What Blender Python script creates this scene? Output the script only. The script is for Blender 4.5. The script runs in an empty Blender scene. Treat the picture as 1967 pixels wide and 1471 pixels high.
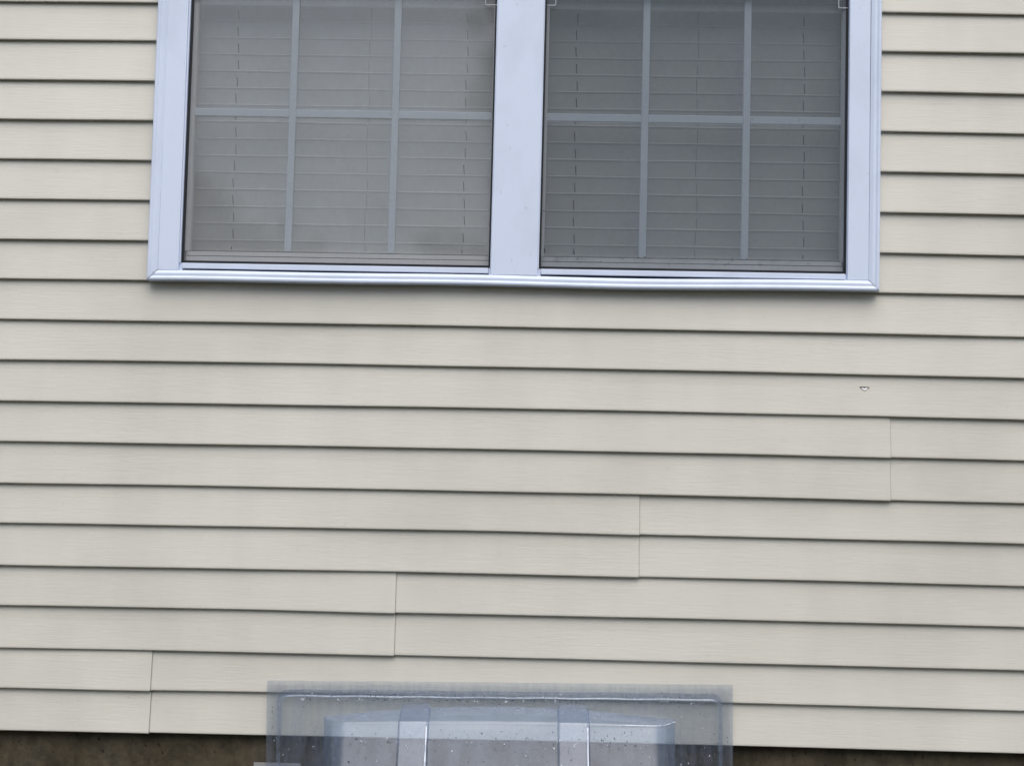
import bpy, bmesh, math, random
from mathutils import Matrix, Vector
R = math.radians
S = bpy.context.scene
COL = S.collection

# ------------------------------------------------------------------ camera
PITCH, YAW, ROLL = 0.05916452, 0.01832064, 0.01950824
cam = bpy.data.cameras.new('camera')
cam.sensor_width = 36.0
cam.sensor_fit = 'HORIZONTAL'
cam.lens = 36.0 * 2600 / 1967
cam.clip_start, cam.clip_end = 0.05, 500
co = bpy.data.objects.new('camera', cam); COL.objects.link(co)
fw = Vector((-math.sin(YAW) * math.cos(PITCH), math.cos(YAW) * math.cos(PITCH), math.sin(PITCH)))
r0 = Vector((math.cos(YAW), math.sin(YAW), 0)); u0 = r0.cross(fw)
rt = r0 * math.cos(ROLL) + u0 * math.sin(ROLL); up = u0 * math.cos(ROLL) - r0 * math.sin(ROLL)
m = Matrix((rt, up, -fw)).transposed().to_4x4()
m.translation = Vector((0.0621, -3.3525, 0.6819))
co.matrix_world = m
S.camera = co

# ------------------------------------------------------------------ sky, sun, exposure
SUN_EL, SUN_AZ = R(56), R(172)            # azimuth measured from +Y (into the wall), so the light comes from behind the camera
w = bpy.data.worlds.new('World'); S.world = w; w.use_nodes = True
nt = w.node_tree
sky = nt.nodes.new('ShaderNodeTexSky'); sky.sky_type = 'NISHITA'; sky.sun_disc = False
sky.sun_elevation = SUN_EL; sky.sun_rotation = SUN_AZ
sky.air_density = 1.0; sky.dust_density = 3.0; sky.ozone_density = 1.0
nt.links.new(sky.outputs[0], nt.nodes['Background'].inputs[0])
nt.nodes['Background'].inputs[1].default_value = 0.15
sun = bpy.data.lights.new('sun', 'SUN'); sun.energy = 1.5; sun.angle = R(62); sun.color = (1.0, 0.97, 0.93)
so = bpy.data.objects.new('sun', sun); COL.objects.link(so)
sd = Vector((math.sin(SUN_AZ) * math.cos(SUN_EL), math.cos(SUN_AZ) * math.cos(SUN_EL), math.sin(SUN_EL)))
so.rotation_euler = sd.to_track_quat('Z', 'Y').to_euler()
so.location = sd * 30
vs = S.view_settings
vs.view_transform = 'Standard'; vs.look = 'None'; vs.gamma = 1.0; vs.use_curve_mapping = False
vs.exposure = 0.41
S.cycles.transparent_max_bounces = 24

# ------------------------------------------------------------------ helpers
def tag(o, label=None, cat=None, group=None, kind=None):
    for k, v in (('label', label), ('category', cat), ('group', group), ('kind', kind)):
        if v: o[k] = v
    return o

def empty(name, loc=(0, 0, 0)):
    o = bpy.data.objects.new(name, None); COL.objects.link(o); o.location = loc
    o.empty_display_size = 0.1
    return o

def obj(name, bm, mat, parent=None, smooth=False):
    me = bpy.data.meshes.new(name)
    bmesh.ops.recalc_face_normals(bm, faces=bm.faces[:])
    bm.to_mesh(me); bm.free()
    if smooth:
        for p in me.polygons: p.use_smooth = True
    me.materials.append(mat)
    o = bpy.data.objects.new(name, me); COL.objects.link(o)
    if parent is not None:
        o.parent = parent
        o.matrix_parent_inverse = Matrix.Translation(-parent.location)
    return o

def face(bm, pts):
    return bm.faces.new([bm.verts.new(p) for p in pts])

def box(bm, x0, x1, y0, y1, z0, z1, dxt=0.0):
    """box; dxt shifts the top sideways (members that are not quite plumb)"""
    v = [bm.verts.new(p) for p in ((x0, y0, z0), (x1, y0, z0), (x1, y1, z0), (x0, y1, z0),
                                   (x0 + dxt, y0, z1), (x1 + dxt, y0, z1), (x1 + dxt, y1, z1), (x0 + dxt, y1, z1))]
    for f in ((0, 1, 5, 4), (1, 2, 6, 5), (2, 3, 7, 6), (3, 0, 4, 7), (4, 5, 6, 7), (3, 2, 1, 0)):
        bm.faces.new([v[i] for i in f])

def bevel(bm, w, seg=2):
    bmesh.ops.bevel(bm, geom=bm.edges[:], offset=w, segments=seg, affect='EDGES', profile=0.6)

def strip(bm, rows):
    """rows: equal-length point lists, bridged with quads"""
    vs_ = [[bm.verts.new(p) for p in r] for r in rows]
    for a, b in zip(vs_, vs_[1:]):
        for i in range(len(a) - 1):
            bm.faces.new((a[i], a[i + 1], b[i + 1], b[i]))
    return vs_

def hash1(x, s):
    """smooth 1-d wobble"""
    return (math.sin(x * 2.1 + s * 1.7) + 0.6 * math.sin(x * 5.3 + s * 4.1) + 0.35 * math.sin(x * 11.7 + s * 2.9)) / 1.95

# ------------------------------------------------------------------ materials
class N:
    def __init__(s, name):
        s.m = bpy.data.materials.new(name); s.m.use_nodes = True
        s.t = s.m.node_tree; s.t.nodes.clear()
        s.out = s.n('OutputMaterial')
    def n(s, kind, **kw):
        nd = s.t.nodes.new('ShaderNode' + kind)
        for k, v in kw.items(): setattr(nd, k, v)
        return nd
    def l(s, a, b): s.t.links.new(a, b)
    def coord(s, scale):
        tc = s.n('TexCoord'); mp = s.n('Mapping'); s.l(tc.outputs['Object'], mp.inputs[0])
        mp.inputs['Scale'].default_value = scale
        return mp.outputs[0]
    def noise(s, scale, detail=4, rough=0.55, sc=1.0):
        t = s.n('TexNoise'); s.l(s.coord(scale), t.inputs['Vector'])
        t.inputs['Scale'].default_value = sc; t.inputs['Detail'].default_value = detail
        t.inputs['Roughness'].default_value = rough
        return t.outputs[0]
    def ramp(s, src, stops):
        r = s.n('ValToRGB'); s.l(src, r.inputs[0])
        e = r.color_ramp.elements
        while len(e) < len(stops): e.new(0.5)
        for el, (p, c) in zip(e, stops):
            el.position = p; el.color = (*c, 1) if len(c) == 3 else c
        return r.outputs[0]
    def mixc(s, fac, a, b, mode='MIX'):
        x = s.n('MixRGB', blend_type=mode)
        for i, v in ((0, fac), (1, a), (2, b)):
            if hasattr(v, 'links'): s.l(v, x.inputs[i])
            elif i == 0: x.inputs[0].default_value = v
            else: x.inputs[i].default_value = (*v, 1)
        return x.outputs[0]
    def math(s, op, a, b=0.0):
        x = s.n('Math', operation=op)
        for i, v in enumerate((a, b)):
            if hasattr(v, 'links'): s.l(v, x.inputs[i])
            else: x.inputs[i].default_value = v
        return x.outputs[0]
    def bump(s, h, strength, dist):
        b = s.n('Bump'); s.l(h, b.inputs['Height']); b.inputs['Strength'].default_value = strength
        b.inputs['Distance'].default_value = dist
        return b.outputs[0]
    def pbr(s, col, rough=0.5, spec=0.5, normal=None, metal=0.0):
        p = s.n('BsdfPrincipled')
        if hasattr(col, 'links'): s.l(col, p.inputs['Base Color'])
        else: p.inputs['Base Color'].default_value = (*col, 1)
        if hasattr(rough, 'links'): s.l(rough, p.inputs['Roughness'])
        else: p.inputs['Roughness'].default_value = rough
        p.inputs['Specular IOR Level'].default_value = spec
        p.inputs['Metallic'].default_value = metal
        if normal is not None: s.l(normal, p.inputs['Normal'])
        return p.outputs[0]
    def mix(s, fac, a, b):
        x = s.n('MixShader')
        if hasattr(fac, 'links'): s.l(fac, x.inputs[0])
        else: x.inputs[0].default_value = fac
        s.l(a, x.inputs[1]); s.l(b, x.inputs[2])
        return x.outputs[0]
    def schlick(s, f0=0.04):
        """reflectance that is the same from either side of a sheet"""
        lw = s.n('LayerWeight'); lw.inputs['Blend'].default_value = 0.5
        return s.math('ADD', s.math('MULTIPLY', s.math('POWER', lw.outputs['Facing'], 5.0), 1 - f0), f0)
    def done(s, sh):
        s.l(sh, s.out.inputs[0]); return s.m

def mat_siding():
    k = N('cream_vinyl')
    grime = k.noise((1.3, 1.0, 2.6), 5, 0.6)
    base = k.ramp(grime, [(0.30, (0.520, 0.509, 0.450)), (0.50, (0.576, 0.564, 0.500)), (0.72, (0.612, 0.602, 0.543))])
    wash = k.ramp(k.noise((5, 1, 1.6), 4, 0.55), [(0.36, (0.95, 0.95, 0.955)), (0.56, (1, 1, 1))])
    base = k.mixc(1.0, base, wash, 'MULTIPLY')
    fleck = k.ramp(k.noise((60, 1, 60), 2, 0.5), [(0.24, (0.90, 0.89, 0.87)), (0.32, (1, 1, 1))])
    base = k.mixc(0.6, base, fleck, 'MULTIPLY')
    grain = k.noise((15, 3, 230), 3, 0.6)
    fine = k.noise((220, 60, 420), 2, 0.5)
    h = k.math('ADD', grain, k.math('MULTIPLY', fine, 0.25))
    nrm = k.bump(h, 0.52, 0.0009)
    gl = k.math('ADD', k.math('MULTIPLY', grain, 0.15), 0.40)
    return k.done(k.pbr(base, gl, 0.35, nrm))

def mat_white(name='white_vinyl', col=(0.60, 0.675, 0.81), dirt=(0.53, 0.60, 0.72), rough=0.48):
    k = N(name)
    c = k.ramp(k.noise((5, 5, 3), 4, 0.6), [(0.32, dirt), (0.55, col)])
    speck = k.ramp(k.noise((90, 90, 60), 2, 0.5), [(0.22, (0.80, 0.78, 0.74)), (0.29, (1, 1, 1))])
    c = k.mixc(0.7, c, speck, 'MULTIPLY')
    nrm = k.bump(k.noise((60, 60, 12), 3, 0.5), 0.25, 0.0006)
    return k.done(k.pbr(c, rough, 0.4, nrm))

def mat_plain(name, col, rough=0.6, spec=0.3, metal=0.0):
    k = N(name)
    c = k.mixc(k.noise((30, 30, 30), 3, 0.6), tuple(x * 0.8 for x in col), tuple(min(1, x * 1.15) for x in col))
    return k.done(k.pbr(c, rough, spec, None, metal))

def mat_screen(name, dense, col):
    k = N(name)
    tr = k.n('BsdfTransparent'); tr.inputs[0].default_value = (0.98, 0.99, 1.0, 1)
    di = k.n('BsdfDiffuse'); di.inputs[0].default_value = (*col, 1)
    weave = k.noise((300, 300, 40), 2, 0.6)
    weave2 = k.noise((40, 300, 330), 2, 0.6)
    blot = k.noise((6, 6, 9), 4, 0.6)
    f = k.math('ADD', k.math('MULTIPLY', k.math('ADD', weave, weave2), 0.075), dense)
    f = k.math('ADD', f, k.math('MULTIPLY', blot, 0.09))
    return k.done(k.mix(f, tr.outputs[0], di.outputs[0]))

def mat_glass(name, haze):
    k = N(name)
    tr = k.n('BsdfTransparent'); tr.inputs[0].default_value = (0.96, 0.97, 0.97, 1)
    gl = k.n('BsdfGlossy'); gl.inputs['Roughness'].default_value = 0.05
    k.l(k.bump(k.noise((3, 3, 4), 2, 0.4), 0.25, 0.003), gl.inputs['Normal'])
    s1 = k.mix(k.schlick(0.24), tr.outputs[0], gl.outputs[0])
    di = k.n('BsdfDiffuse'); di.inputs[0].default_value = (0.82, 0.86, 0.90, 1)
    d = k.ramp(k.noise((3.6, 3, 3.0), 5, 0.6), [(0.42, (0, 0, 0)), (0.66, (haze, haze, haze))])  # pale patches paint sky reflections and dust film into the colour
    return k.done(k.mix(d, s1, di.outputs[0]))

def mat_plastic(name, fog0, fog1, tint=(0.80, 0.84, 0.89), streak=(18, 18, 2.5), gloss=1.4, rough=0.16, edge=0.45):
    k = N(name)
    tr = k.n('BsdfTransparent'); tr.inputs[0].default_value = (*tint, 1)
    di = k.n('BsdfDiffuse'); di.inputs[0].default_value = (0.45, 0.54, 0.70, 1)
    tl = k.n('BsdfTranslucent'); tl.inputs[0].default_value = (0.45, 0.54, 0.70, 1)
    fogc = k.mix(0.35, di.outputs[0], tl.outputs[0])
    n1 = k.noise(streak, 4, 0.62)
    n2 = k.noise((120, 120, 70), 2, 0.6)
    n = k.math('ADD', k.math('MULTIPLY', n1, 0.7), k.math('MULTIPLY', n2, 0.3))
    f = k.ramp(n, [(0.33, (fog0,) * 3), (0.68, (fog1,) * 3)])
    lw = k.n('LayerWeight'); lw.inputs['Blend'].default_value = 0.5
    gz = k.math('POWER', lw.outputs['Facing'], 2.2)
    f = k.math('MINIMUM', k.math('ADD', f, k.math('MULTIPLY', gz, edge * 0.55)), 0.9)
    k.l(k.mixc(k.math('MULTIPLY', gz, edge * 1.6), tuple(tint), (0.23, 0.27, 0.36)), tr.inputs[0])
    a = k.mix(f, tr.outputs[0], fogc)
    gl = k.n('BsdfGlossy'); gl.inputs['Roughness'].default_value = rough
    gl.inputs[0].default_value = (0.9, 0.94, 1, 1)
    nb = k.bump(k.noise((90, 90, 60), 3, 0.6), 0.14, 0.0012)
    k.l(nb, gl.inputs['Normal'])
    return k.done(k.mix(k.schlick(0.045 * gloss), a, gl.outputs[0]))

def mat_concrete():
    k = N('weathered_concrete')
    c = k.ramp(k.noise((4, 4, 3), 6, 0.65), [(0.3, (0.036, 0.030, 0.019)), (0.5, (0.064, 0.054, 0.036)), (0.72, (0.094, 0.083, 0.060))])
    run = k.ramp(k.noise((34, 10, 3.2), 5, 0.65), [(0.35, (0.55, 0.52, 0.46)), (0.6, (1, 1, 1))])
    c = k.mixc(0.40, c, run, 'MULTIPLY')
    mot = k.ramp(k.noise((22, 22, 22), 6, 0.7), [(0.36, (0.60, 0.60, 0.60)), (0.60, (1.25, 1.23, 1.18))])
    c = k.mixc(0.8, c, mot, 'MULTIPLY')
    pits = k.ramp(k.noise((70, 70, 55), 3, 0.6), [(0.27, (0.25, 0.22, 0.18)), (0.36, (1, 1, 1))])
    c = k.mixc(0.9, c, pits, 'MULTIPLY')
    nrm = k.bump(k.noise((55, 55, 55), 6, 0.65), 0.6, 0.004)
    return k.done(k.pbr(c, 0.85, 0.2, nrm))

M_SID = mat_siding()
M_WHITE = mat_white()
M_SASH = mat_white('sash_vinyl', (0.88, 0.90, 0.93), (0.80, 0.82, 0.84), 0.45)
M_GRID = mat_white('grid_bar', (0.72, 0.81, 0.92), (0.69, 0.78, 0.89), 0.45)
M_BLIND = mat_white('blind_slat', (0.78, 0.80, 0.80), (0.75, 0.77, 0.77), 0.5)
M_DARK = mat_plain('matte_black', (0.012, 0.014, 0.018), 0.6)
M_CORD = mat_plain('blind_cord', (0.03, 0.03, 0.032), 0.8)
M_ROOM = mat_plain('dark_interior', (0.03, 0.03, 0.032), 0.9)
M_SCREEN = mat_screen('insect_mesh', 0.38, (0.19, 0.20, 0.195))
M_SCREEN2 = mat_screen('weathered_mesh', 0.45, (0.125, 0.145, 0.160))
M_GLASS = mat_glass('window_glass', 0.24)
M_GLASS2 = mat_glass('faint_haze_glass', 0.14)
M_FLANGE = mat_plastic('clear_flange', 0.01, 0.15, (0.945, 0.96, 0.975), (42, 42, 4))
M_DOME = mat_plastic('clear_dome', 0.12, 0.31, (0.72, 0.80, 0.90), (26, 26, 4), 0.85, 0.22, 0.50)
M_RIDGE = mat_plastic('clear_groove', 0.04, 0.42, (0.93, 0.95, 0.98), (60, 60, 90), 4.0, 0.24, 0.3)
M_RIB = mat_plastic('clear_rib', 0.02, 0.09, (0.94, 0.955, 0.98), (30, 30, 5), 0.7, 0.10, 0.8)
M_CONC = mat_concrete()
M_STEEL = mat_plain('galvanised_steel', (0.55, 0.55, 0.55), 0.45, 0.5, 0.7)
M_WIRE = mat_plain('steel_wire', (0.36, 0.38, 0.40), 0.4, 0.5, 0.3)
M_CHIP = mat_plain('broken_vinyl', (0.92, 0.92, 0.90), 0.5)

# ------------------------------------------------------------------ ground
def mat_ground():
    k = N('dry_lawn')
    c = k.ramp(k.noise((3, 3, 3), 6, 0.7), [(0.3, (0.040, 0.036, 0.026)), (0.55, (0.075, 0.068, 0.046)), (0.75, (0.11, 0.098, 0.07))])
    return k.done(k.pbr(c, 0.95, 0.1, k.bump(k.noise((40, 40, 40), 5, 0.7), 0.8, 0.03)))
GZ = -0.17
bm = bmesh.new()
xs = [-120, -0.60, 0.60, 120]; ys = [-150, -0.62, 0.06, 60]
for i in range(3):
    for j in range(3):
        if i == 1 and j == 1: continue
        face(bm, [(xs[i], ys[j], GZ), (xs[i + 1], ys[j], GZ), (xs[i + 1], ys[j + 1], GZ), (xs[i], ys[j + 1], GZ)])
bmesh.ops.remove_doubles(bm, verts=bm.verts[:], dist=1e-5)
tag(obj('ground', bm, mat_ground()), kind='structure')

# ------------------------------------------------------------------ house
house = tag(empty('house', (0, 0, GZ)), 'house wall of cream lap siding with a white twin window over a dark concrete base', 'house')

# butt heights of the courses, lowest first (measured course by course)
BUTT = [0.0025, 0.1055, 0.2020, 0.3065, 0.4057, 0.5092, 0.6076, 0.7117, 0.8125, 0.9156, 1.0165, 1.1190, 1.2194, 1.3210, 1.4226, 1.5250, 1.6261, 1.7285, 1.8275]
while BUTT[-1] < 5.4: BUTT.append(BUTT[-1] + (0.1030 if len(BUTT) % 2 else 0.1002))
XL, XR = -4.6, 4.6
OVER = 0.0112
WX0, WX1, WZ0, WZ1 = -0.900, 0.895, 1.128, 2.79      # hole for the window
JOINT = {0: -0.8745, 1: -0.2763, 2: 0.3213, 3: 0.9366, 4: 1.545, 5: -2.1, 6: -2.75, 7: 1.95}
bm = bmesh.new()
def course(k, x0, x1, dy0, dy1, lap, seam=False):
    """one course between x0 and x1; dy0/dy1 push the ends out; lap = how far its end drops"""
    z0, z1 = BUTT[k], BUTT[k + 1]
    n = max(2, int((x1 - x0) / 0.06))
    def P(x, y, z, top=False):
        t = (x - x0) / (x1 - x0)
        e = dy0 * max(0, 1 - (x - x0) / 0.5) + dy1 * max(0, 1 - (x1 - x) / 0.5)
        bow = 0.0035 * max(0.0, 1 - (x / 1.3) ** 2)
        kk = k + 1 if top else k
        wob = 0.0009 * hash1(x, kk)
        dz = bow + wob - (0 if top else lap * max(0, 1 - (x1 - x) / 0.35))
        yy = y - e - 0.0010 * (hash1(x * 0.8, kk + 31) if not top else 0) * (0 if y > 0.0097 else 1)
        return (x, yy, z + dz)
    prof = [(0.0116, z0 + 0.0060, 0), (0.0098, z0 + 0.0010, 0), (0.0030, z0 - 0.0002, 0), (0.0010, z0 + 0.0006, 0), (0.0002, z0 + 0.0022, 0),
            (0.0003, z0 + 0.0060, 0), (0.0033, z0 + 0.031, 0), (0.0076, z0 + 0.070, 0), (OVER, z1 + 0.0035, 1)]
    rows = []
    for (y, z, top) in prof:
        rows.append([P(x0 + (x1 - x0) * i / n, y, z, top) for i in range(n + 1)])
    v = strip(bm, rows)
    if seam:                                # contact shade at the seam, painted as a dark hairline on the sheet below
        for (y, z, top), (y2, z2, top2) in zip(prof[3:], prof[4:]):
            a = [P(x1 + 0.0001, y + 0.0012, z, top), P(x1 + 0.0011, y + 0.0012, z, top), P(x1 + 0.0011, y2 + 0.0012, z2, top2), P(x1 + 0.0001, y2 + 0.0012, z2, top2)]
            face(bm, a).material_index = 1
    # folded end of the sheet
    for side in (0, -1):
        col = [r[side] for r in v]
        back = [bm.verts.new((c.co.x, OVER + 0.0005, c.co.z)) for c in col]
        for i in range(1, len(col) - 1):
            bm.faces.new((col[i], col[i + 1], back[i + 1], back[i]))
for k in range(len(BUTT) - 1):
    pr = k // 2
    xj = JOINT.get(pr, -3.2 + (pr * 1.37) % 5.8)
    z0, z1 = BUTT[k], BUTT[k + 1]
    if z1 <= WZ0 + 0.002 or z0 >= WZ1 - 0.03:
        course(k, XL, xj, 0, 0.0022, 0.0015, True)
        course(k, xj - 0.03, XR, -0.0016, 0, 0)
    else:
        course(k, XL, WX0, 0, 0, 0)
        if pr == 3 or xj > WX1 + 0.01 and xj < 2:
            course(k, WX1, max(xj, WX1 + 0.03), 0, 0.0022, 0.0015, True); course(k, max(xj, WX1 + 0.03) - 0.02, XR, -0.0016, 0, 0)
        else:
            course(k, WX1, XR, 0, 0, 0)
siding = obj('siding', bm, M_SID, house)
siding.data.materials.append(mat_plain('seam_shade', (0.25, 0.24, 0.22), 0.9))

# chipped spot in the siding: a dark slit with a curl of pale vinyl under it
cx, cz = 0.8735, 0.8862
yb = 0.0077
bm = bmesh.new()
pts = [(-0.0118, 0.0016), (-0.004, 0.0013), (0.0118, 0.0006), (0.0115, -0.0007), (0.002, -0.0006), (-0.001, -0.0024), (-0.004, -0.0005), (-0.0115, 0.0002)]
f = face(bm, [(cx + a, yb - 0.0018, cz + b) for a, b in pts])
bmesh.ops.extrude_face_region(bm, geom=[f])
bm.verts.ensure_lookup_table()
for v in bm.verts[len(pts):]: v.co.y += 0.004
tag(obj('crack', bm, M_DARK, siding), 'small dark crack in the siding')
bm = bmesh.new()
pp = [[(cx - 0.0095, yb - 0.0010, cz - 0.0004), (cx - 0.001, yb - 0.0012, cz - 0.0022), (cx + 0.0095, yb - 0.0010, cz - 0.0006)],
      [(cx - 0.0060, yb - 0.0019, cz - 0.0032), (cx + 0.0005, yb - 0.0022, cz - 0.0044), (cx + 0.0055, yb - 0.0019, cz - 0.0032)],
      [(cx - 0.0025, yb - 0.0024, cz - 0.0060), (cx + 0.0008, yb - 0.0026, cz - 0.0070), (cx + 0.0025, yb - 0.0024, cz - 0.0058)]]
strip(bm, pp)
tag(obj('peeled_flap', bm, M_CHIP, siding, True), 'pale curl of vinyl torn out below the crack')

# wall body behind the siding (four boards round the opening) and foundation
bm = bmesh.new()
box(bm, XL, WX0 + 0.02, 0.018, 0.16, 0.0, 5.4)
box(bm, WX1 - 0.02, XR, 0.018, 0.16, 0.0, 5.4)
box(bm, WX0 + 0.02, WX1 - 0.02, 0.018, 0.16, 0.0, WZ0)
box(bm, WX0 + 0.02, WX1 - 0.02, 0.018, 0.16, WZ1, 5.4)
obj('wall_framing', bm, M_ROOM, house)
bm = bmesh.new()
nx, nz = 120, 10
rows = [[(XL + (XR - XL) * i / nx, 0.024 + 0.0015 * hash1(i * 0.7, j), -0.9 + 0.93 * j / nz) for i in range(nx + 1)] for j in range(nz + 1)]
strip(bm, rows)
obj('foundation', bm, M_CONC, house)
bm = bmesh.new()
box(bm, XL, XR, 0.45, 0.47, 0.0, 5.4); box(bm, XL, XR, 0.16, 0.45, 0.9, 0.92); box(bm, XL, XR, 0.16, 0.45, 2.95, 2.97)
obj('interior', bm, M_ROOM, house)
for xa in (XL - 0.09, XR):
    bm = bmesh.new()
    box(bm, xa, xa + 0.09, -0.02, 0.10, 0.0, 5.4)
    bevel(bm, 0.004)
    obj('corner_post', bm, M_WHITE, house)

# ------------------------------------------------------------------ window casing: moulding, flat boards, mullion
TOPZ = 2.80
casing = empty('window_casing', (0, -0.02, 1.12)); casing.parent = house
casing.matrix_parent_inverse = Matrix.Translation((0, 0, -GZ))
FY = -0.016
# moulding section: u = distance out from the flat board, y = face
MOULD = [(0.0, FY + 0.020), (0.0, FY + 0.0004), (0.0005, FY), (0.0074, FY - 0.0035), (0.0092, FY - 0.0036), (0.0138, FY - 0.0032), (0.0150, FY - 0.0035),
         (0.0186, FY - 0.0060), (0.0196, FY - 0.0062), (0.0226, FY - 0.0058), (0.0248, FY - 0.0044), (0.0256, FY - 0.0030), (0.0256, 0.012)]
XLo, XLi = -0.9135, -0.8885        # left moulding outer / inner
XRi, XRo = 0.8772, 0.9028
def zbot(x):                       # the bottom moulding waves a little
    t = (x + 0.914) / 1.816
    return 1.1176 + 0.0046 * t + 0.0016 * math.sin(t * 6.6) + 0.0012 * math.sin(t * 15 + 1)
bm = bmesh.new()
n = 60
rows = []
for (u, y) in MOULD:
    xa, xb = XLi - u * 0.98 + 0.0006, XRi + u - 0.0006
    rows.append([(xa + (xb - xa) * i / n, y - 0.0014 * math.sin(i / n * 9.0) - 0.0006, zbot(xa + (xb - xa) * i / n) + (0.0256 - u) * 1.02) for i in range(n + 1)])
strip(bm, rows)
bot = obj('bottom_moulding', bm, M_WHITE, casing)
for name, xi, s, dxt in (('side_moulding', XLi, -1, 0.004), ('side_moulding', XRi, 1, 0.004)):
    bm = bmesh.new()
    rows = []
    for (u, y) in MOULD:
        x = xi + s * u * 0.99
        zb = zbot(xi + s * 0.012) + (0.0256 - u) * 1.02 + 0.0017
        rows.append([(x, y, zb), (x + dxt * 0.5, y, 1.48), (x + dxt, y, 1.83), (x + dxt, y, TOPZ + u)])
    strip(bm, rows)
    obj(name, bm, M_WHITE, casing)
bm = bmesh.new()
rows = [[(XLi + 0.004 - u, y, TOPZ + u), (XRi + 0.004 + u, y, TOPZ + u)] for (u, y) in MOULD]
strip(bm, rows)
obj('head_moulding', bm, M_WHITE, casing)
def board(name, x0, x1, zb, dxt, parent, y0=FY, y1=0.02, zt=TOPZ):
    b = bmesh.new()
    for (za, zc, da, dc) in ((zb, zt, 0, dxt),):
        box(b, x0, x1, y0, y1, za, zc, dc * (zc - za) / 0.68)
    bevel(b, 0.0016, 2)
    return obj(name, b, M_WHITE, parent)
board('casing_board', XLi + 0.0002, -0.8365, zbot(-0.86) + 0.0268, 0.0030, casing, FY + 0.0004)
board('casing_board', 0.8252, XRi - 0.0002, zbot(0.86) + 0.0268, 0.0030, casing, FY + 0.0004)
board('mullion', -0.0575, 0.0585, zbot(0) + 0.0266, 0.0050, casing, FY + 0.0010)
board('head_board', XLi + 0.006, XRi + 0.002, TOPZ - 0.055, 0, casing, FY + 0.002, 0.02, TOPZ - 0.0006)
# nail in the bottom moulding
bm = bmesh.new()
bmesh.ops.create_cone(bm, cap_ends=True, segments=12, radius1=0.0019, radius2=0.0015, depth=0.002,
                      matrix=Matrix.Translation((0.0253, FY + 0.0022, 1.1298)) @ Matrix.Rotation(R(90), 4, 'X'))
obj('nail_head', bm, mat_plain('rusty_nail', (0.10, 0.09, 0.085), 0.6, 0.4, 0.5), casing)

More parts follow.
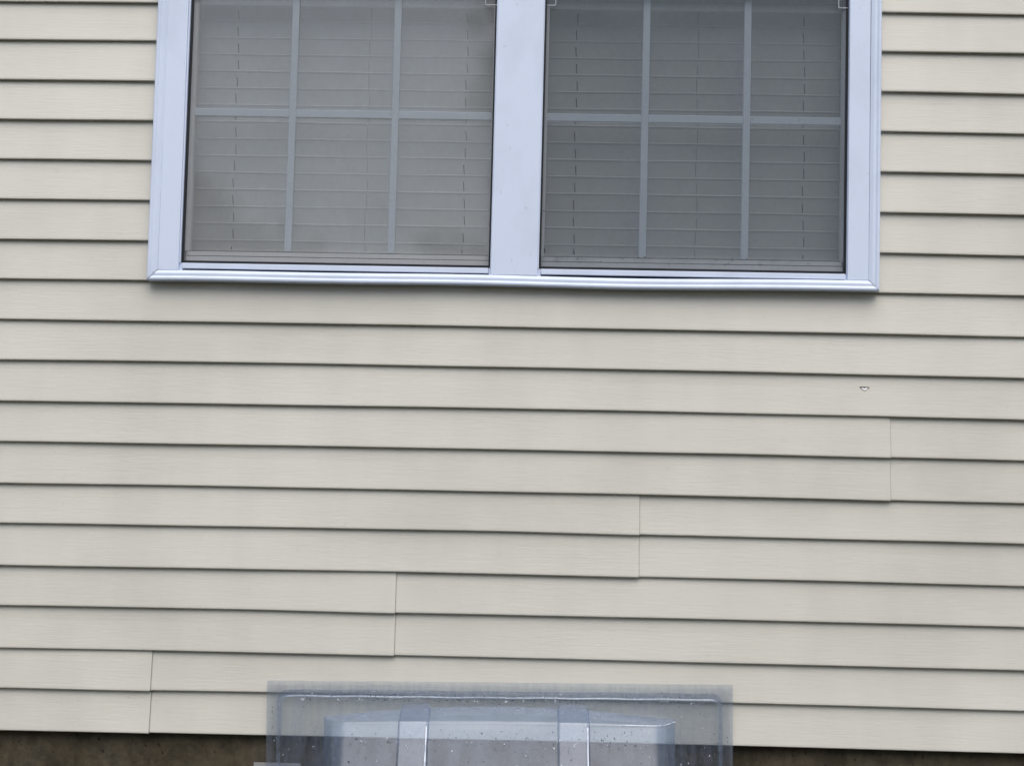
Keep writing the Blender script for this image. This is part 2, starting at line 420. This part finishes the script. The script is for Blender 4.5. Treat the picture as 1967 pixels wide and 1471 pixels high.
# ------------------------------------------------------------------ the two windows
def window(x0, x1, bars, tabs, scr, pane, dx=0.004):
    """x0..x1 = visible opening at its foot; bars = muntin centres"""
    wroot = empty('window', ((x0 + x1) / 2, 0, 1.148)); wroot.parent = house
    wroot.matrix_parent_inverse = Matrix.Translation((0, 0, -GZ))
    zs = 1.1512
    b = bmesh.new(); box(b, x0 + 0.009, x1 - 0.006, -0.013, 0.030, zs, 1.1648); bevel(b, 0.0012)
    obj('sill', b, M_WHITE, wroot)
    b = bmesh.new()                 # frame behind the trim: stop strips beside the screen, blocks beside the sill, tracks
    box(b, x0 - 0.012, x0 + 0.0032, -0.010, 0.060, 1.1655, TOPZ, dx * (TOPZ - 1.1655) / .68)
    box(b, x1 - 0.0015, x1 + 0.012, -0.010, 0.060, 1.1655, TOPZ, dx * (TOPZ - 1.1655) / .68)
    box(b, x0 - 0.010, x0 + 0.0080, -0.006, 0.030, 1.1468, 1.1652)
    box(b, x1 - 0.0050, x1 + 0.010, -0.006, 0.030, 1.1468, 1.1652)
    box(b, x0 - 0.01, x1 + 0.01, 0.0305, 0.09, 1.1492, 1.168)
    obj('frame', b, M_WHITE, wroot)
    b = bmesh.new(); box(b, x0 + 0.0085, x1 - 0.0055, -0.004, 0.0300, 1.1430, 1.1511)
    obj('gap_shade', b, M_DARK, wroot)  # black strip standing for the shade in the gap under the sill
    # screen
    a, c = x0 + 0.0032, x1 - 0.0015
    zt = TOPZ - 0.06
    k = dx / .68
    b = bmesh.new()
    box(b, a, c, -0.003, 0.006, 1.1655, 1.1722)
    box(b, a, a + 0.0052, -0.003, 0.006, 1.1723, zt, k * (zt - 1.17))
    box(b, c - 0.0046, c, -0.003, 0.006, 1.1723, zt, k * (zt - 1.17))
    obj('screen_frame', b, M_DARK, wroot)
    b = bmesh.new()
    face(b, [(a + 0.004, 0.003, 1.169), (c - 0.003, 0.003, 1.169), (c - 0.003 + k * (zt - 1.17), 0.003, zt), (a + 0.004 + k * (zt - 1.17), 0.003, zt)])
    obj('insect_screen', b, scr, wroot)
    # lower sash
    e0, e1 = a + 0.006, c - 0.004
    b = bmesh.new()
    box(b, e0, e1, 0.017, 0.040, 1.1732, 1.1868)
    box(b, e0, e1, 0.022, 0.045, 1.1890, 1.2000)
    box(b, e0, e1, 0.029, 0.046, 1.1869, 1.1889)
    box(b, e0 - 0.004, e0 + 0.0065, 0.020, 0.046, 1.2002, 1.838, k * .63)
    box(b, e1 - 0.0035, e1 + 0.006, 0.020, 0.046, 1.2002, 1.838, k * .63)
    box(b, e0, e1, 0.036, 0.048, 1.8385, 1.915)
    obj('lower_sash', b, M_SASH, wroot)
    b = bmesh.new(); box(b, e0 + 0.001, e1 - 0.001, 0.0185, 0.0285, 1.1870, 1.1888)
    obj('gap_shade', b, M_DARK, wroot)  # black strip put in for the shade of the rail groove
    b = bmesh.new(); box(b, e0 + 0.007, e1 - 0.004, 0.0225, 0.032, 1.2002, 1.2018)
    obj('gap_shade', b, M_DARK, wroot)  # dark line painting the shade between rail and glass
    b = bmesh.new()
    box(b, e0 - 0.01, e1 + 0.01, 0.0068, 0.034, 1.870, 1.912)
    box(b, e0, e0 + 0.03, 0.007, 0.018, 1.9125, TOPZ - 0.062); box(b, e1 - 0.03, e1, 0.007, 0.018, 1.9125, TOPZ - 0.062)
    box(b, e0, e1, 0.007, 0.018, TOPZ - 0.0615, TOPZ - 0.03)
    obj('upper_sash', b, M_SASH, wroot)
    b = bmesh.new()
    face(b, [(e0, 0.0335, 1.197), (e1, 0.0335, 1.197), (e1 + k * .67, 0.0335, 1.869), (e0 + k * .67, 0.0335, 1.869)])
    obj('glass_pane', b, pane, wroot)
    b = bmesh.new()
    face(b, [(e0, 0.012, 1.90), (e1, 0.012, 1.90), (e1, 0.012, TOPZ - 0.05), (e0, 0.012, TOPZ - 0.05)])
    obj('glass_pane', b, pane, wroot)
    # grid of flat bars in the lower sash
    b = bmesh.new()
    for xb in bars:
        box(b, xb - 0.0088, xb + 0.0088, 0.0245, 0.0295, 1.2022, 1.8695, k * .67)
    xs_ = [e0] + [xb + k * 0.35 for xb in bars] + [e1]
    for i in range(3):
        p0 = xs_[i] + (0.0092 if i else 0.004); p1 = xs_[i + 1] - (0.0092 if i < 2 else 0.003)
        box(b, p0, p1, 0.0252, 0.0288, 1.5466, 1.5662)
    bevel(b, 0.0010, 1)
    obj('muntin_grid', b, M_GRID, wroot)
    b = bmesh.new()
    for xb in bars:
        box(b, xb - 0.0088 + k * .9, xb + 0.0088 + k * .9, 0.0215, 0.026, 1.915, TOPZ - 0.062)
    box(b, e0 + 0.03, e1 - 0.03, 0.0216, 0.0255, 2.30, 2.32)
    obj('muntin_grid', b, M_GRID, wroot)
    # wire pull tabs on the screen
    for (xa, xb, zz, side) in tabs:
        b = bmesh.new()
        r = 0.0009
        box(b, xa, xb, -0.0052, -0.0032, zz - r, zz + r)
        xv = xa if side < 0 else xb
        box(b, xv - r, xv + r, -0.0052, -0.0032, zz + r, zz + 0.030)
        obj('pull_tab', b, M_WIRE, wroot)
    return wroot
W1 = window(-0.8365, -0.0575, (-0.5722, -0.3112), [(-0.0845, -0.0530, 1.8330, -1)], M_SCREEN, M_GLASS)
W2 = window(0.0585, 0.8252, (0.3208, 0.5766), [(0.0705, 0.0925, 1.8340, 1), (0.8020, 0.8240, 1.8372, -1)], M_SCREEN2, M_GLASS2)
tag(W1, 'window left of the mullion, with paler reflections on its glass')
tag(W2, 'darker window right of the mullion, with crumbs on its lower rail')

# dirt on the right window's rail and nicks in its screen
rnd = random.Random(5)
bm = bmesh.new()
for i in range(170):
    t = rnd.random(); x = 0.10 + 0.66 * (t ** 1.2)
    z = rnd.choice((1.2006, 1.2006, 1.2012, 1.1880)) + rnd.gauss(0, 0.0016)
    s = rnd.uniform(0.0005, 0.0016)
    bmesh.ops.create_icosphere(bm, subdivisions=1, radius=s, matrix=Matrix.Translation((x, 0.0195 - rnd.random() * 0.004, z)) @ Matrix.Diagonal((rnd.uniform(0.8, 2.2), 1, 1, 1)))
tag(obj('dirt_crumbs', bm, mat_plain('grit', (0.20, 0.18, 0.15), 0.9), W2), kind='stuff')
for (x, z, a, c) in ((0.0757, 1.2135, 0.0020, 0.0038), (0.0722, 1.313, 0.0014, 0.0016), (0.1475, 1.2165, 0.0012, 0.0022), (0.1472, 1.2090, 0.0011, 0.0020)):
    bm = bmesh.new()
    pts = [(x + a * math.cos(q * math.pi / 4) * (1 + 0.25 * math.sin(q * 2.3)), 0.0005, z + c * math.sin(q * math.pi / 4) * (1 + 0.2 * math.cos(q * 3.1))) for q in range(8)]
    f = face(bm, pts)
    g = bmesh.ops.extrude_face_region(bm, geom=[f])
    for v in g['geom']:
        if isinstance(v, bmesh.types.BMVert): v.co.y += 0.0015
    obj('screen_hole', bm, M_DARK, W2)

# ------------------------------------------------------------------ blinds
def blind(x0, x1, zref, cords, label):
    root = tag(empty('window_blind', ((x0 + x1) / 2, 0.085, 2.70)), label, 'blind', 'white slat blinds behind the two windows')
    b = bmesh.new()
    P = 0.0441
    z = zref
    while z > 1.235: z -= P
    z += P
    ztops = []
    i = 0
    while z < 2.66:
        # closed slat: its top edge leans out to the glass, its foot tucks behind the next one
        sag = lambda x: 0.0005 * math.sin(x * 7 + i * 1.9) + 0.0003 * math.sin(x * 19 + i)
        xs = [x0 + (x1 - x0) * j / 24 for j in range(25)]
        prof = [(0.0882, z - 0.0500), (0.0866, z - 0.036), (0.0850, z - 0.0195), (0.0832, z - 0.0055), (0.0810, z - 0.0020), (0.0808, z - 0.0010), (0.0836, z + 0.0014), (0.0862, z + 0.0022), (0.0868, z + 0.0010)]
        strip(b, [[(x, y + 0.0006 * math.sin(i * 2.7), zz + sag(x)) for x in xs] for (y, zz) in prof])
        ztops.append(z); z += P; i += 1
    obj('slats', b, M_BLIND, root)
    for (xc, dark) in cords:
        c = bmesh.new()
        rows = []
        for j, zt in enumerate(ztops):
            if zt > 1.95: break
            x = xc + 0.0022 * math.sin(j * 1.3 + xc * 9)
            a = 0.0011 if dark else 0.0006
            lean = 0.0016 if dark else 0.0004
            z0, z1 = zt - 0.040, zt - (0.0165 if dark else 0.006)
            # in front of the slat's face over the cut-out, behind the slat above it
            for (dx_, y, z) in ((lean, 0.0940, z0 - 0.0006), (lean, 0.0854, z0), (0, 0.0834, z1), (0, 0.0935, z1 + 0.0006)):
                rows.append([(x - a + dx_, y, z), (x + a + dx_, y, z)])
        strip(c, rows)
        obj('ladder_cord', c, M_CORD if dark else M_CORD2, root)
    b = bmesh.new(); box(b, x0, x1, 0.078, 0.098, 1.2035, 1.2150); bevel(b, 0.003)
    obj('bottom_rail', b, M_BLIND, root)
    b = bmesh.new(); box(b, x0, x1, 0.070, 0.120, 2.665, 2.72); bevel(b, 0.003)
    obj('head_rail', b, M_BLIND, root)
    return root
M_CORD2 = mat_plain('pale_cord', (0.20, 0.20, 0.20), 0.8)
blind(-0.833, -0.0600, 1.2838, ((-0.7280, True), (-0.3850, False), (-0.1340, True)), 'closed white slat blind behind the paler left-hand window')
blind(0.0640, 0.8260, 1.2860, ((0.1490, True), (0.4610, False), (0.7330, True)), 'closed white slat blind behind the darker right-hand window')

# ------------------------------------------------------------------ window well and its clear cover
TILT = R(0.74)
OX, OZ = -0.0160, 0.1467
cover = tag(empty('window_well_cover', (OX, -0.010, OZ)), 'clear plastic bubble cover with two raised ribs standing wet against the wall', 'well cover')
cover.rotation_euler = (0, -TILT, 0)
def cov(name, bm_, mat, parent=cover, smooth=False):
    """cover parts are modelled in the cover's own frame: x across, y out (negative), z = -distance below its top edge"""
    o = obj(name, bm_, mat, None, smooth)
    o.parent = parent
    return o
HW = 0.5685
VB = 0.52                                   # lower end of the cover
def v_back(t): return 0.058 + 0.0285 * t * t
def v_lip(t): return 0.0850 + 0.0035 * t * t
DL = 0.060
SL = 0.46
def outline(d, back=0.428, front=0.393, rad=0.030, nc=8, nf=40, frac=1.0):
    """plan of the bubble at depth d, from the left foot to the right foot: (x, y)"""
    slope = (back - front) / DL
    fr = back - slope * d * 0.55 if d > DL else front
    fr = front + (fr - front) * 0.0
    pts = []
    P0, P1, P2 = Vector((-back, 0)), Vector((-fr, -d)), Vector((0, -d))
    e = (P1 - P0); L = e.length; e.normalize()
    r = min(rad, L * 0.6)
    A = P1 - e * r; B = P1 + Vector((r, 0))
    left = [P0.lerp(A, i / 5) for i in range(5)]
    for i in range(nc + 1):
        s = i / nc
        left.append(A * (1 - s) ** 2 + P1 * 2 * s * (1 - s) + B * s * s)
    mid = [Vector((B.x + (-2 * B.x) * i / nf, -d - 0.0)) for i in range(1, nf)]
    right = [Vector((-p.x, p.y)) for p in reversed(left)]
    return left + mid + right
lip = outline(DL)
npt = len(lip)
bm = bmesh.new()
rows = []
for s in (0.0, 0.35, 0.7, 0.9):             # top of the bubble, from the arch on the flange to the lip
    row = []
    for j, p in enumerate(lip):
        t = p.x / 0.428
        bx, by, bz = p.x + (0 if abs(p.y) > 0.03 else 0), 0.0, -v_back(max(-1, min(1, p.x / 0.428)))
        fx, fy, fz = p.x, p.y, -v_lip(t)
        h = 0.0035 * math.sin(math.pi * s)
        row.append((bx + (fx - bx) * s, by + (fy - by) * s - h * 0.4, bz + (fz - bz) * s + h))
    rows.append(row)
rows.append([(p.x * 0.9995, p.y * 0.985, -v_lip(p.x / 0.428) - 0.0006) for p in lip])
rows.append([(p.x, p.y, -v_lip(p.x / 0.428) - 0.0040) for p in lip])
for v in [0.094, 0.11, 0.14, 0.18, 0.22, 0.26, 0.30, 0.36, 0.42, VB]:
    d = DL + SL * (v - 0.089)
    o_ = outline(d)
    rows.append([(p.x, p.y, -v + 0.0015 * math.sin(p.x * 9 + v * 20)) for p in o_])
strip(bm, rows)
dome = cov('bubble', bm, M_DOME, smooth=True)
# flange: flat sheet with an opening for the bubble
bm = bmesh.new()
N_ = 48
for th in (0.0, 0.0028):
    top = [(-HW + 2 * HW * i / N_, th - 0.0008 * math.sin(i * 0.35), 0.0) for i in range(N_ + 1)]
    low = []
    for i in range(N_ + 1):
        x = -HW + 2 * HW * i / N_
        xx = max(-0.428, min(0.428, x))
        low.append((xx if abs(x) <= 0.428 else x, th, -v_back(max(-1, min(1, x / 0.428))) if abs(x) < 0.428 else -0.0865))
    strip(bm, [top, low])
    for s in (-1, 1):
        strip(bm, [[(s * HW, th, -0.0865), (s * 0.428, th, -0.0865)], [(s * HW, th, -0.3), (s * 0.428, th, -0.3)], [(s * HW, th, -VB), (s * 0.428, th, -VB)]])
strip(bm, [[(-HW + 2 * HW * i / N_, th, 0.0002) for i in range(N_ + 1)] for th in (-0.0008, 0.0028)])
for s_ in (-1, 1):
    strip(bm, [[(s_ * (HW + 0.0002), th, 0.0), (s_ * (HW + 0.0002), th, -VB)] for th in (-0.0006, 0.0028)])
cov('flange', bm, M_FLANGE)
# pressed groove: half-round channel, up the left side, along the top, down the right
bm = bmesh.new()
path = [(-0.5385, -VB), (-0.5385, -0.30), (-0.5385, -0.055)]
for i in range(7):
    a = math.pi - i * math.pi / 12
    path.append((-0.5385 + 0.022 + 0.022 * math.cos(a), -0.0515 + 0.022 * math.sin(a)))
path += [(-0.5165 + (2 * 0.5165) * i / 40, -0.0295 + 0.0006 * math.sin(i * 1.1)) for i in range(1, 40)]
path += [(-x, z) for (x, z) in reversed(path[:10])]
rows = []
for i, (x, z) in enumerate(path):
    a = path[max(0, i - 1)]; b_ = path[min(len(path) - 1, i + 1)]
    tx, tz = b_[0] - a[0], b_[1] - a[1]; L = math.hypot(tx, tz) or 1
    nx_, nz_ = -tz / L, tx / L
    horiz = abs(tx) / L
    wd = 0.0048 + 0.0042 * horiz
    prof = [(-1, 0.0), (-0.93, -0.0035), (-0.72, -0.0062), (-0.3, -0.0074), (0.3, -0.0070), (0.75, -0.0052), (0.94, -0.0028), (1, 0.0)]
    rows.append([(x + nx_ * wd * u, -y * 0.6 - 0.0006, z + nz_ * wd * u) for (u, y) in prof])
strip(bm, rows)
cov('groove', bm, M_RIDGE, smooth=True)
# two raised ribs over the top and down the front
for (xa, xb) in ((-0.2405, -0.1655), (0.1415, 0.2195)):
    bm = bmesh.new()
    def rib(x, off, tm):
        t = x / 0.428
        out = [(x, 0.0, -(v_back(t) - 0.0115 * off)), (x, -0.022, -(v_back(t) - 0.0105 * off + 0.006)), (x, -DL * 0.85, -(v_lip(t) - 0.010 * off)),
               (x, -DL - 0.006 * off, -(v_lip(t) - 0.003 * off)), (x, -DL - 0.0085 * off - 0.002, -(v_lip(t) + 0.006))]
        for v in (0.11, 0.16, 0.22, 0.30, 0.40, VB):
            out.append((x, -(DL + SL * (v - 0.089)) - 0.009 * off, -v))
        return out
    cols = [rib(xa, -0.1, 0), rib(xa + 0.0025, 0.65, 0), rib(xa + 0.0060, 1, 0), rib(xa + (xb - xa) * 0.5, 1.06, 0), rib(xb - 0.0080, 1, 0), rib(xb - 0.0035, 0.70, 0), rib(xb, -0.1, 0)]
    strip(bm, cols)
    cov('rib', bm, M_RIB, smooth=False)
# sky highlights built as added pale tubes: right-hand edge of each rib, right end of the bubble's lip
def glint(name, pts, r):
    b = bmesh.new()
    rows = []
    for p in pts:
        rows.append([(p[0] + r * math.cos(a * math.pi / 3), p[1] + r * 0.7 * math.sin(a * math.pi / 3) - 0.0006, p[2] + r * math.sin(a * math.pi / 3) * 0.5) for a in range(7)])
    strip(b, rows)
    cov(name, b, M_GLINT, smooth=True)
def mat_glint():
    k_ = N('painted_edge_glint')
    tr = k_.n('BsdfTransparent'); tr.inputs[0].default_value = (0.9, 0.93, 0.97, 1)
    sh = k_.pbr((0.80, 0.85, 0.92), 0.2, 0.6)
    f = k_.ramp(k_.noise((50, 50, 14), 3, 0.6), [(0.36, (0.25, 0.25, 0.25)), (0.62, (0.95, 0.95, 0.95))])
    return k_.done(k_.mix(f, tr.outputs[0], sh))
M_GLINT = mat_glint()
for (xa, xb) in ((-0.2405, -0.1655), (0.1415, 0.2195)):
    xe = xb - 0.0062
    glint('edge_glint', [(xe, -(DL + SL * (v - 0.089)) - 0.0098, -v) for v in [0.093 + 0.02 * i for i in range(16)]], 0.0016)
glint('edge_glint', [(p.x, p.y - 0.001, -v_lip(p.x / 0.428) - 0.001 + (0.0 if p.x < 0.36 else 0.0)) for p in lip if p.x > 0.29], 0.0014)
# rain drops clinging to the sheet
bm = bmesh.new()
rnd = random.Random(11)
def drop(x, y, z, s):
    bmesh.ops.create_icosphere(bm, subdivisions=1, radius=s, matrix=Matrix.Translation((x, y, z)) @ Matrix.Diagonal((1, 0.55, rnd.uniform(1.0, 1.5), 1)))
for i in range(1000):
    q = rnd.random()
    if q < 0.22:
        x = rnd.uniform(-0.51, 0.50); z = -0.0405 - abs(rnd.gauss(0, 0.004)); y = -0.0015
    elif q < 0.36:
        x = rnd.uniform(-0.50, 0.50); z = -0.0295 + rnd.gauss(0, 0.005); y = -0.0075
    elif q < 0.52:
        x = rnd.choice((-1, 1)) * rnd.uniform(0.44, 0.56); z = -rnd.uniform(0.05, 0.26); y = -0.001
    else:
        x = rnd.uniform(-0.37, 0.36); v = rnd.choice((rnd.gauss(0.125, 0.012), rnd.uniform(0.095, 0.26)))
        v = max(0.096, v); z = -v; y = -(DL + SL * (v - 0.089)) - (0.0095 if (-0.24 < x < -0.166 or 0.142 < x < 0.219) else 0.001)
    drop(x, y, z, rnd.choice((0.0006, 0.0007, 0.0009, 0.0011, 0.0015)))
def mat_drop():
    k = N('water')
    tr = k.n('BsdfTransparent'); tr.inputs[0].default_value = (0.42, 0.46, 0.52, 1)
    gl = k.n('BsdfGlossy'); gl.inputs['Roughness'].default_value = 0.03
    fr = k.schlick(0.10)
    di = k.n('BsdfDiffuse'); di.inputs[0].default_value = (0.80, 0.84, 0.90, 1)
    pick = k.ramp(k.noise((60, 60, 60), 1, 0.5), [(0.54, (0, 0, 0)), (0.60, (0.8, 0.8, 0.8))])  # white patches paint highlights onto some of the drops
    return k.done(k.mix(pick, k.mix(fr, tr.outputs[0], gl.outputs[0]), di.outputs[0]))
tag(cov('raindrops', bm, mat_drop(), smooth=True), kind='stuff')

# galvanised steel well under the cover
well = tag(empty('window_well', (0, -0.01, -0.063)), 'galvanised steel window well whose rim just shows below the clear cover', 'window well')
for (xa, xb) in ((-0.616, -0.50), (0.50, 0.616)):
    bm = bmesh.new(); box(bm, xa, xb, 0.012, 0.016, -0.80, -0.0635)
    obj('wall_flange', bm, M_STEEL, well)
bm = bmesh.new()
rows = []
for j in range(36):
    z = -0.071 - 0.73 * j / 35
    wv = 0.008 * math.sin(j * 1.25)
    row = []
    for i in range(33):
        a = math.pi * i / 32
        row.append((math.cos(a) * (0.50 + wv), 0.010 - math.sin(a) * (0.52 + wv), z))
    rows.append(row)
strip(bm, rows)
obj('corrugated_shell', bm, M_STEEL, well, True)
def mat_gravel():
    k = N('gravel_bed')
    v = k.n('TexVoronoi'); k.l(k.coord((45, 45, 45)), v.inputs['Vector']); v.inputs['Scale'].default_value = 1
    c = k.mixc(k.noise((20, 20, 20), 3), (0.10, 0.095, 0.09), (0.30, 0.29, 0.27))
    return k.done(k.pbr(c, 0.9, 0.2, k.bump(v.outputs[0], 0.8, 0.02)))
bm = bmesh.new()
face(bm, [(-0.7, -0.7, -0.62), (0.7, -0.7, -0.62), (0.7, 0.02, -0.62), (-0.7, 0.02, -0.62)])
tag(obj('gravel', bm, mat_gravel()), kind='structure')

# ------------------------------------------------------------------ trees across the yard (seen only as reflections in the panes)
k = N('foliage')
M_LEAF = k.done(k.pbr(k.ramp(k.noise((1.5, 1.5, 1.5), 3), [(0.35, (0.03, 0.05, 0.018)), (0.65, (0.07, 0.10, 0.035))]), 0.7, 0.2))
bm = bmesh.new()
rnd = random.Random(3)
clumps = []
for (x, y, h, r, dens) in ((1.3, -15, 8.5, 1.5, 12), (3.2, -15.5, 9.5, 1.7, 14), (5.2, -15.5, 9.0, 1.8, 12), (0.9, -16.5, 8.2, 1.0, 14), (2.3, -16.8, 9.0, 1.0, 14), (4.2, -17, 9.5, 1.2, 14), (8.2, -16, 8.0, 2.4, 7), (12, -17, 9, 2.6, 5),
                           (-0.9, -16, 3.9, 1.2, 6), (-2.9, -17, 3.4, 1.3, 6), (-4.7, -17, 4.7, 0.8, 9), (-6.6, -17, 6.4, 2.0, 6), (-10.5, -17, 7.5, 2.4, 5)):
    for i in range(int(h * dens)):
        clumps.append((x + rnd.gauss(0, r * 0.55), y + rnd.gauss(0, 0.7), rnd.uniform(0.0, 1.0) ** 0.8 * h, rnd.uniform(0.35, 0.75)))
for (cx_, cy_, cz_, cr) in clumps:
    for i in range(36):
        d = Vector((rnd.gauss(0, 1), rnd.gauss(0, 1), rnd.gauss(0, 1))).normalized() * cr * rnd.random() ** 0.4
        p = Vector((cx_, cy_, GZ + max(0.1, cz_))) + d
        a = Vector((rnd.gauss(0, 1), rnd.gauss(0, 1), rnd.gauss(0, 1))).normalized(); b2 = a.orthogonal().normalized()
        s = rnd.uniform(0.12, 0.26)
        face(bm, [p + a * s, p + b2 * s * 0.6, p - a * s, p - b2 * s * 0.6])
tag(obj('far_trees', bm, M_LEAF), 'leafy wood across the yard behind the camera', 'trees', None, 'stuff')
